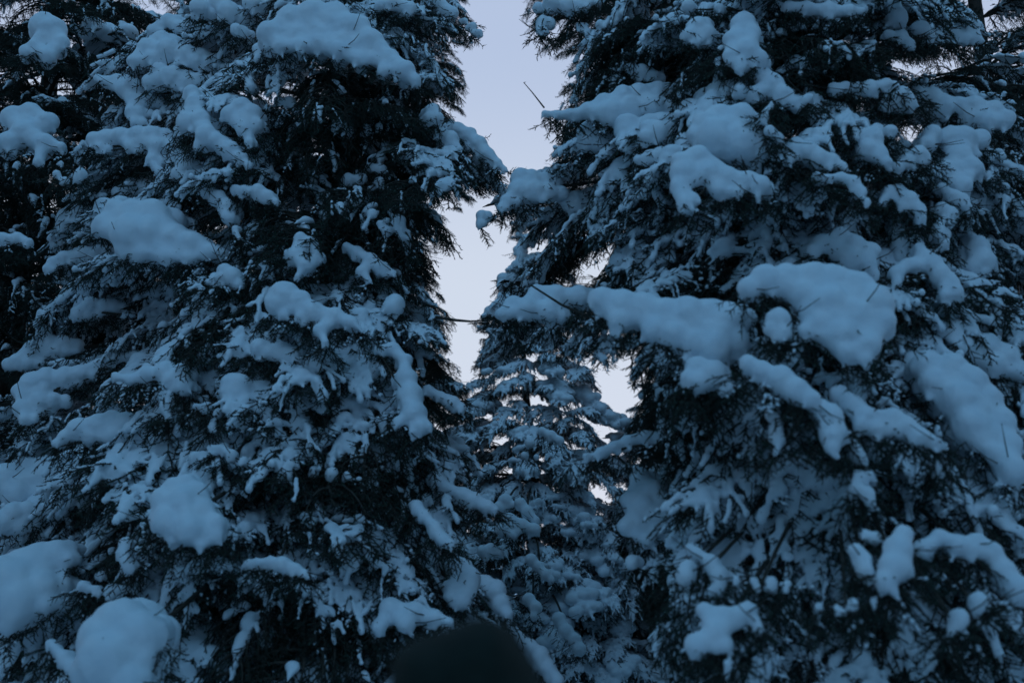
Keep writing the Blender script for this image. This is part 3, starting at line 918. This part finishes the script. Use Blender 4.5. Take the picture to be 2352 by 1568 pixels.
def build_mound(line, seed):
    rng = random.Random(seed)
    key, info, pts, cx, cy, d0 = mound_lumps(line)
    rmax = max(p[2] for p in pts)
    far = key in ('C', 'S')
    S = []
    for x, y, r in pts:
        # lower lumps lean a little towards the viewer, as the bough droops outwards
        d = d0 - (y - cy) / FPX * d0 * 0.55 + rng.uniform(-.2, .2) * r / FPX * d0
        S.append([P(x, y, d), r / FPX * d * 1.02])
    out = []
    tocen = Vector((info['base'].x, info['D'], 0)) - P(cx, cy, d0); tocen.z = 0
    tocen.normalize()
    for c, r in S:
        out.append((c.x, c.y, c.z, r))
        b = c + tocen * r * 1.1 + Vector((0, 0, -.05 * r))
        out.append((b.x, b.y, b.z, r * .95))
        if r > .05:
            b = c + tocen * r * 2.2
            out.append((b.x, b.y, b.z, r * .7))
    for i in range(len(S)):
        for j in range(i + 1, len(S)):
            a, ra = S[i]; b, rb = S[j]
            dd = (a - b).length
            if dd < (ra + rb) * 1.4 and dd > .35 * min(ra, rb):
                for t in ((.5,) if dd < .75 * (ra + rb) else (.3, .5, .7)):
                    m_ = a.lerp(b, t)
                    out.append((m_.x, m_.y, m_.z, (ra * (1 - t) + rb * t) * .8))
    tb = TB(.04)
    rm_ = rmax / FPX * d0
    # lower fringe: fingers of snow and needle sprigs poking out below
    low = []
    for i, (c, r) in enumerate(S):
        under = any((b.z < c.z - .3 * r and (Vector((b.x - c.x, b.y - c.y, 0))).length < .75 * max(rb, r)) for j, (b, rb) in enumerate(S) if j != i)
        low.append(not under)
    for i, (c, r) in enumerate(S):
        n = 4 if low[i] else 1
        if r < .03: n = 3 if low[i] else 1
        for k in range(n):
            a = rng.uniform(-1, 1)
            d = Vector((a * .9, rng.uniform(-.55, .35), -rng.uniform(.35, 1.1))).normalized()
            o = c + d * r * .72
            q = o + Vector((0, .01, -.01))
            sc = rng.uniform(.65, 1.0)
            if not in_clear([tuple(q + d * .1)], True)[0] or rng.random() < .35:
                tb.sprig(q, d + Vector((a * .3, -.1, 0)), sc, rng.uniform(-1, 1))
                if rng.random() < .5:
                    tb.sprig(q + Vector((rng.uniform(-.5, .5) * r, 0, 0)), d * .5 + Vector((rng.uniform(-.8, .8), -.2, -.5)), sc, rng.uniform(-1, 1))
            if low[i] and rng.random() < .85:
                rr = min(.036, max(.012, r * rng.uniform(.16, .36)))
                ln = rng.uniform(.5, 2.0) * rr
                for j in range(4):
                    q2 = o + d * (ln * j / 3) + Vector((0, 0, -.3 * rr * j))
                    out.append((q2.x + rng.uniform(-.3, .3) * rr, q2.y, q2.z, rr * (1.1 - .12 * j) * rng.uniform(.8, 1.15)))
    # behind and under: twiggy shelf that carries the snow
    for _ in range(int(8 + 42 * min(1.0, rm_ * len(S) / 1.2))):
        c, r = rng.choice(S)
        q = c + tocen * rng.uniform(.2, 2.4) * r + Vector((rng.uniform(-1.2, 1.2) * r, 0, -rng.uniform(.4, 1.1) * r))
        if in_clear([tuple(q)], True)[0]:
            continue
        d = -tocen * rng.uniform(0, .8) + Vector((rng.uniform(-.8, .8), 0, -rng.uniform(.1, .9)))
        tb.sprig(q, d, rng.uniform(.6, 1.05), rng.uniform(-1, 1))
    # carrying limb out of the trunk, then along the mound's lumps
    c0 = P(cx, cy, d0) + Vector((0, 0, -.3 * rm_))
    zt = min(c0.z + .12 + .1 * (info['D'] - d0), info['H'] * .97)
    s0 = Vector((info['base'].x + info['lean'] * zt / info['H'], info['D'], zt))
    if far:
        s0 = c0 + (s0 - c0) * .8
    pl = []
    for i in range(9):
        t = i / 8
        p = s0.lerp(c0, t) + Vector((0, 0, .16 * math.sin(t * math.pi) * (s0 - c0).length * .35))
        pl.append(p)
    th = .012 + .012 * min(1, rm_ / .15)
    bad = in_clear([tuple(p) for p in pl], True)
    if bad.any():
        k = int(np.max(np.nonzero(bad)[0]))
        pl = pl[max(k + 1, 6):] if k < 6 else []
        th *= .45
    if len(pl) >= 2:
        tb.tube(pl, [th * (1 - .5 * i / len(pl)) * (.3 if bad.any() and i == 0 else 1) for i in range(len(pl))], 6)
    for c, r in S:
        if rng.random() < .7:
            tb.tube([c0, (c0 + c) / 2 + Vector((0, 0, -.3 * r)), c + Vector((0, 0, -.5 * r))], [th * .5, th * .35, th * .2], 4)
    # side twigs poking out
    for _ in range(3):
        c, r = rng.choice(S)
        d = Vector((rng.uniform(-1, 1), -.3, rng.uniform(-.6, .5))).normalized()
        if not in_clear([tuple(c + d * (r + .08))])[0]:
            tb.tube([c, c + d * (r + .06), c + d * (r + rng.uniform(.1, .18)) + Vector((0, 0, .02))], [.0035, .003, .0015], 3)
    origin = c0.copy()
    wood = tb.mesh('laden_bough')
    wood.transform(Matrix.Translation(-origin))
    vox = max(.0115, min(.02, rm_ * .125))
    if far: vox = .014
    out = [(a - origin.x, b - origin.y, c - origin.z, *q) for a, b, c, *q in out]
    sm = blobs_mesh('snow_mound', out, vox, 4, disp=.036 if not far else .015)
    b = link('laden_bough', wood, info['root'])
    b.location = origin - Vector(info['root'].location)
    link('snow_mound', sm, b)


for i, line in enumerate(l for l in MOUNDS.strip().splitlines()):
    build_mound(line, 500 + i)

# ------------------------------------------------------------------ single bare twigs seen against the sky
def twig_part(key, pts, r, name='bare_twig'):
    info = T[key]
    tb = TB()
    d = tree_depth(info, pts[0][0], pts[0][1]) - .1
    w = [P(x, y, d) for x, y in pts]
    tb.tube(w, [r * (1 - .6 * i / (len(w) - 1)) for i in range(len(w))], 6)
    k = w[-1] + (w[-1] - w[-2]).normalized().orthogonal() * .02
    tb.tube([w[-1], k], [r * .5, r * .2], 4)
    me = make_mesh(name, np.concatenate(tb.V), np.concatenate(tb.F), [M_WOOD])
    me.transform(Matrix.Translation(-Vector(info['root'].location)))
    link(name, me, info['root'])

twig_part('R', [(1250, 248), (1240, 235), (1222, 212), (1203, 190)], .006)
twig_part('R', [(1395, 755), (1375, 738), (1340, 722), (1290, 700), (1220, 655)], .013, 'bare_branch')
twig_part('R', [(1385, 740), (1383, 715), (1388, 690), (1378, 655)], .009, 'bare_branch')
twig_part('L', [(1000, 728), (1045, 735), (1080, 738), (1130, 735)], .011, 'bare_branch')

# ------------------------------------------------------------------ ground
def ground():
    n = 90
    V = []; F = []
    rng = random.Random(5)
    for i in range(n + 1):
        for j in range(n + 1):
            a = (i / n - .5) * 2; b = (j / n - .5) * 2
            x = math.copysign(abs(a) ** 2.6, a) * 700; y = math.copysign(abs(b) ** 2.6, b) * 700 + 8
            z = .10 * math.sin(x * .9 + 1) * math.sin(y * .7) + .06 * math.sin(x * 2.1) * math.cos(y * 1.7)
            V.append((x, y, z * math.exp(-(abs(x) + abs(y)) / 80)))
    for i in range(n):
        for j in range(n):
            a = i * (n + 1) + j
            F.append((a, a + n + 1, a + n + 2, a + 1))
    o = link('snow_ground', make_mesh('snow_ground', V, F, [M_SNOW], smooth=True))
    o['kind'] = 'structure'
ground()

# ------------------------------------------------------------------ unseen trees added around and behind the viewer to block low sky light
def light_blocking_wood():
    rng = random.Random(31)
    V = []; F = []; Mi = []
    def tree_at(x, y, H, Rb):
        for k in range(6):
            a0, a1 = k * math.pi / 3, (k + 1) * math.pi / 3
            n = len(V)
            V.extend([(x + .16 * math.cos(a0), y + .16 * math.sin(a0), 0), (x + .16 * math.cos(a1), y + .16 * math.sin(a1), 0), (x, y, H)])
            F.append((n, n + 1, n + 2)); Mi.append(0)
        z = .3
        while z < H:
            r = Rb * (1 - z / H) ** .85 + .1
            for k in range(9):
                a = rng.uniform(0, 6.28); l = r * rng.uniform(.7, 1.1)
                u = Vector((math.cos(a), math.sin(a), 0)); w = Vector((-u.y, u.x, 0))
                for t in (.25, .5, .75):
                    c = Vector((x, y, z)) + u * l * t + Vector((0, 0, .1 * l - .5 * l * t * t))
                    h = l * .26
                    for sgn in (-1, 1):
                        n = len(V)
                        V.extend([tuple(c - u * h * .5), tuple(c + u * h * .7), tuple(c + w * h * sgn * 1.5 + u * h * .4 - Vector((0, 0, h * .7)))])
                        F.append((n, n + 1, n + 2)); Mi.append(2 if rng.random() < .8 else 1)  # mostly snow, so the added trees bounce light into shaded crowns
            z += .22
    for x, y, H, Rb in [(-6.0, -3.0, 12, 2.6), (6.0, -3.2, 12, 2.6), (-8.0, 1.5, 13, 2.6), (8.2, 1.0, 13, 2.6),
                        (-10.5, 6.0, 12, 2.5), (10.8, 5.5, 12, 2.5), (-3.5, -8.5, 13, 2.6), (4.0, -9.0, 13, 2.6), (-8.5, -5.5, 12, 2.6), (9.0, -5.5, 12, 2.6)]:
        tree_at(x, y, H, Rb)
    o = link('light_blocking_wood', make_mesh('light_blocking_wood', V, F, [M_BARK, M_NEEDLE, M_SNOW], Mi))
    o['kind'] = 'stuff'
    o['label'] = 'unseen spruces added around and behind the viewer to block low sky light'
light_blocking_wood()

# ------------------------------------------------------------------ person in a dark hood, seen from behind, just in front of the camera
M_JACKET = noise_material('dark_green_cloth', (0.008, 0.012, 0.009), (0.015, 0.021, 0.016), 60, .9, .3, .002)
M_TROUSER = noise_material('dark_trouser_cloth', (0.01, 0.011, 0.013), (0.02, 0.02, 0.022), 60, .9, .3, .002)
M_SKIN = noise_material('skin', (0.42, 0.27, 0.21), (0.5, 0.33, 0.26), 30, .6, .1, .001)


def skin_mesh(name, verts, edges, mat, sub=2):
    me = bpy.data.meshes.new(name + '_raw')
    me.from_pydata([v[:3] for v in verts], edges, [])
    ob = bpy.data.objects.new(name + '_raw', me); C.objects.link(ob)
    ob.modifiers.new('skin', 'SKIN').use_smooth_shade = True
    sv = me.skin_vertices[0].data
    for i, v in enumerate(verts):
        sv[i].radius = (v[3], v[4] if len(v) > 4 else v[3])
    sv[0].use_root = True
    s = ob.modifiers.new('sub', 'SUBSURF'); s.levels = sub; s.render_levels = sub
    dg = bpy.context.evaluated_depsgraph_get()
    out = bpy.data.meshes.new_from_object(ob.evaluated_get(dg)); out.name = name
    out.materials.clear(); out.materials.append(mat)
    out.polygons.foreach_set('use_smooth', np.ones(len(out.polygons), bool))
    bpy.data.objects.remove(ob); bpy.data.meshes.remove(me)
    return out


def person():
    D = 1.42
    top = P(1105, 1428, D)
    root = bpy.data.objects.new('person', None)
    root.location = (P(1085, 1500, D).x, D, 0)
    C.objects.link(root)
    root['label'] = 'person in a dark green hood seen from behind, out of focus at the bottom edge'
    root['category'] = 'person'
    h = top.z  # top of the hood
    # body: pelvis root, spine, neck, head, legs, arms
    hd = h - .13
    v = [(0, 0, .88, .15, .11), (0, 0, 1.05, .13, .10), (0, 0, 1.20, .16, .11), (0, 0, h - .30, .10, .08), (0, 0, h - .25, .055, .055),
         (0, -.01, hd, .085, .10), (0, -.01, hd + .06, .07, .085),
         (.10, 0, .80, .085, .09), (.11, .01, .45, .06, .065), (.11, 0, .09, .042, .045), (.11, .14, .03, .045, .03),
         (-.10, 0, .80, .085, .09), (-.11, .01, .45, .06, .065), (-.11, 0, .09, .042, .045), (-.11, .14, .03, .045, .03),
         (.19, 0, h - .32, .06, .06), (.25, .0, h - .58, .045, .045), (.25, .07, h - .82, .033, .033), (.25, .09, h - .9, .03, .018),
         (-.19, 0, h - .32, .06, .06), (-.25, .0, h - .58, .045, .045), (-.25, .07, h - .82, .033, .033), (-.25, .09, h - .9, .03, .018)]
    ed = [(0, 1), (1, 2), (2, 3), (3, 4), (4, 5), (5, 6), (0, 7), (7, 8), (8, 9), (9, 10), (0, 11), (11, 12), (12, 13), (13, 14),
          (3, 15), (15, 16), (16, 17), (17, 18), (3, 19), (19, 20), (20, 21), (21, 22)]
    link('body', skin_mesh('body', v, ed, M_SKIN), root)
    k = 1.18
    jv = [(v[0][0], 0, .84, .19, .15), (0, 0, 1.05, .17, .14), (0, 0, 1.20, .19, .15), (0, 0, h - .31, .15, .12)]
    jv += [(a, b, c, r1 + .03, r2 + .03) for a, b, c, r1, r2 in v[15:18]] + [(a, b, c, r1 + .03, r2 + .03) for a, b, c, r1, r2 in v[19:22]]
    je = [(0, 1), (1, 2), (2, 3), (3, 4), (4, 5), (5, 6), (3, 7), (7, 8), (8, 9)]
    link('jacket', skin_mesh('jacket', jv, je, M_JACKET), root)
    tv = [(0, 0, .90, .17, .13)] + [(a, b, c, r1 + .022, r2 + .022) for a, b, c, r1, r2 in v[7:10]] + [(a, b, c, r1 + .022, r2 + .022) for a, b, c, r1, r2 in v[11:14]]
    link('trousers', skin_mesh('trousers', tv, [(0, 1), (1, 2), (2, 3), (0, 4), (4, 5), (5, 6)], M_TROUSER), root)
    for sx in (-.11, .11):
        link('boot', skin_mesh('boot', [(sx, -.03, .07, .06, .06), (sx, .06, .05, .055, .05), (sx, .17, .04, .05, .04)], [(0, 1), (1, 2)], M_JACKET), root)
    # hood: a cloth shell that rises to a soft peak and juts forward on the left
    sil = [(897, 1610), (897, 1560), (902, 1505), (922, 1478), (965, 1462), (1010, 1448), (1050, 1430), (1090, 1418), (1125, 1417),
           (1158, 1428), (1184, 1452), (1206, 1490), (1232, 1535), (1255, 1580), (1280, 1630)]
    c = P(1075, 1600, D)
    ring = []
    for x, y in sil:
        p = P(x, y, D); ring.append((p.x - root.location.x, p.z))
    cx_, cz_ = c.x - root.location.x, c.z
    V = []; F = []
    m_ = 14; n = len(ring)
    for i in range(m_ + 1):
        t = -math.pi / 2 + math.pi * i / m_
        s = max(.04, math.cos(t)) ** .75
        yy = .13 * math.sin(t)
        for (x, z) in ring:
            wr = 1 + .02 * math.sin(9 * x * 10 + i)
            V.append((cx_ + (x - cx_) * s * wr, yy, cz_ + (z - cz_) * s * wr))
    for i in range(m_):
        for j in range(n - 1):
            a = i * n + j
            F.append((a, a + 1, a + n + 1, a + n))
    me = make_mesh('hood', V, F, [M_JACKET], smooth=True)
    o = link('hood', me, root)
    s = o.modifiers.new('thickness', 'SOLIDIFY'); s.thickness = .006
    s = o.modifiers.new('round', 'SUBSURF'); s.levels = 2; s.render_levels = 2
person()
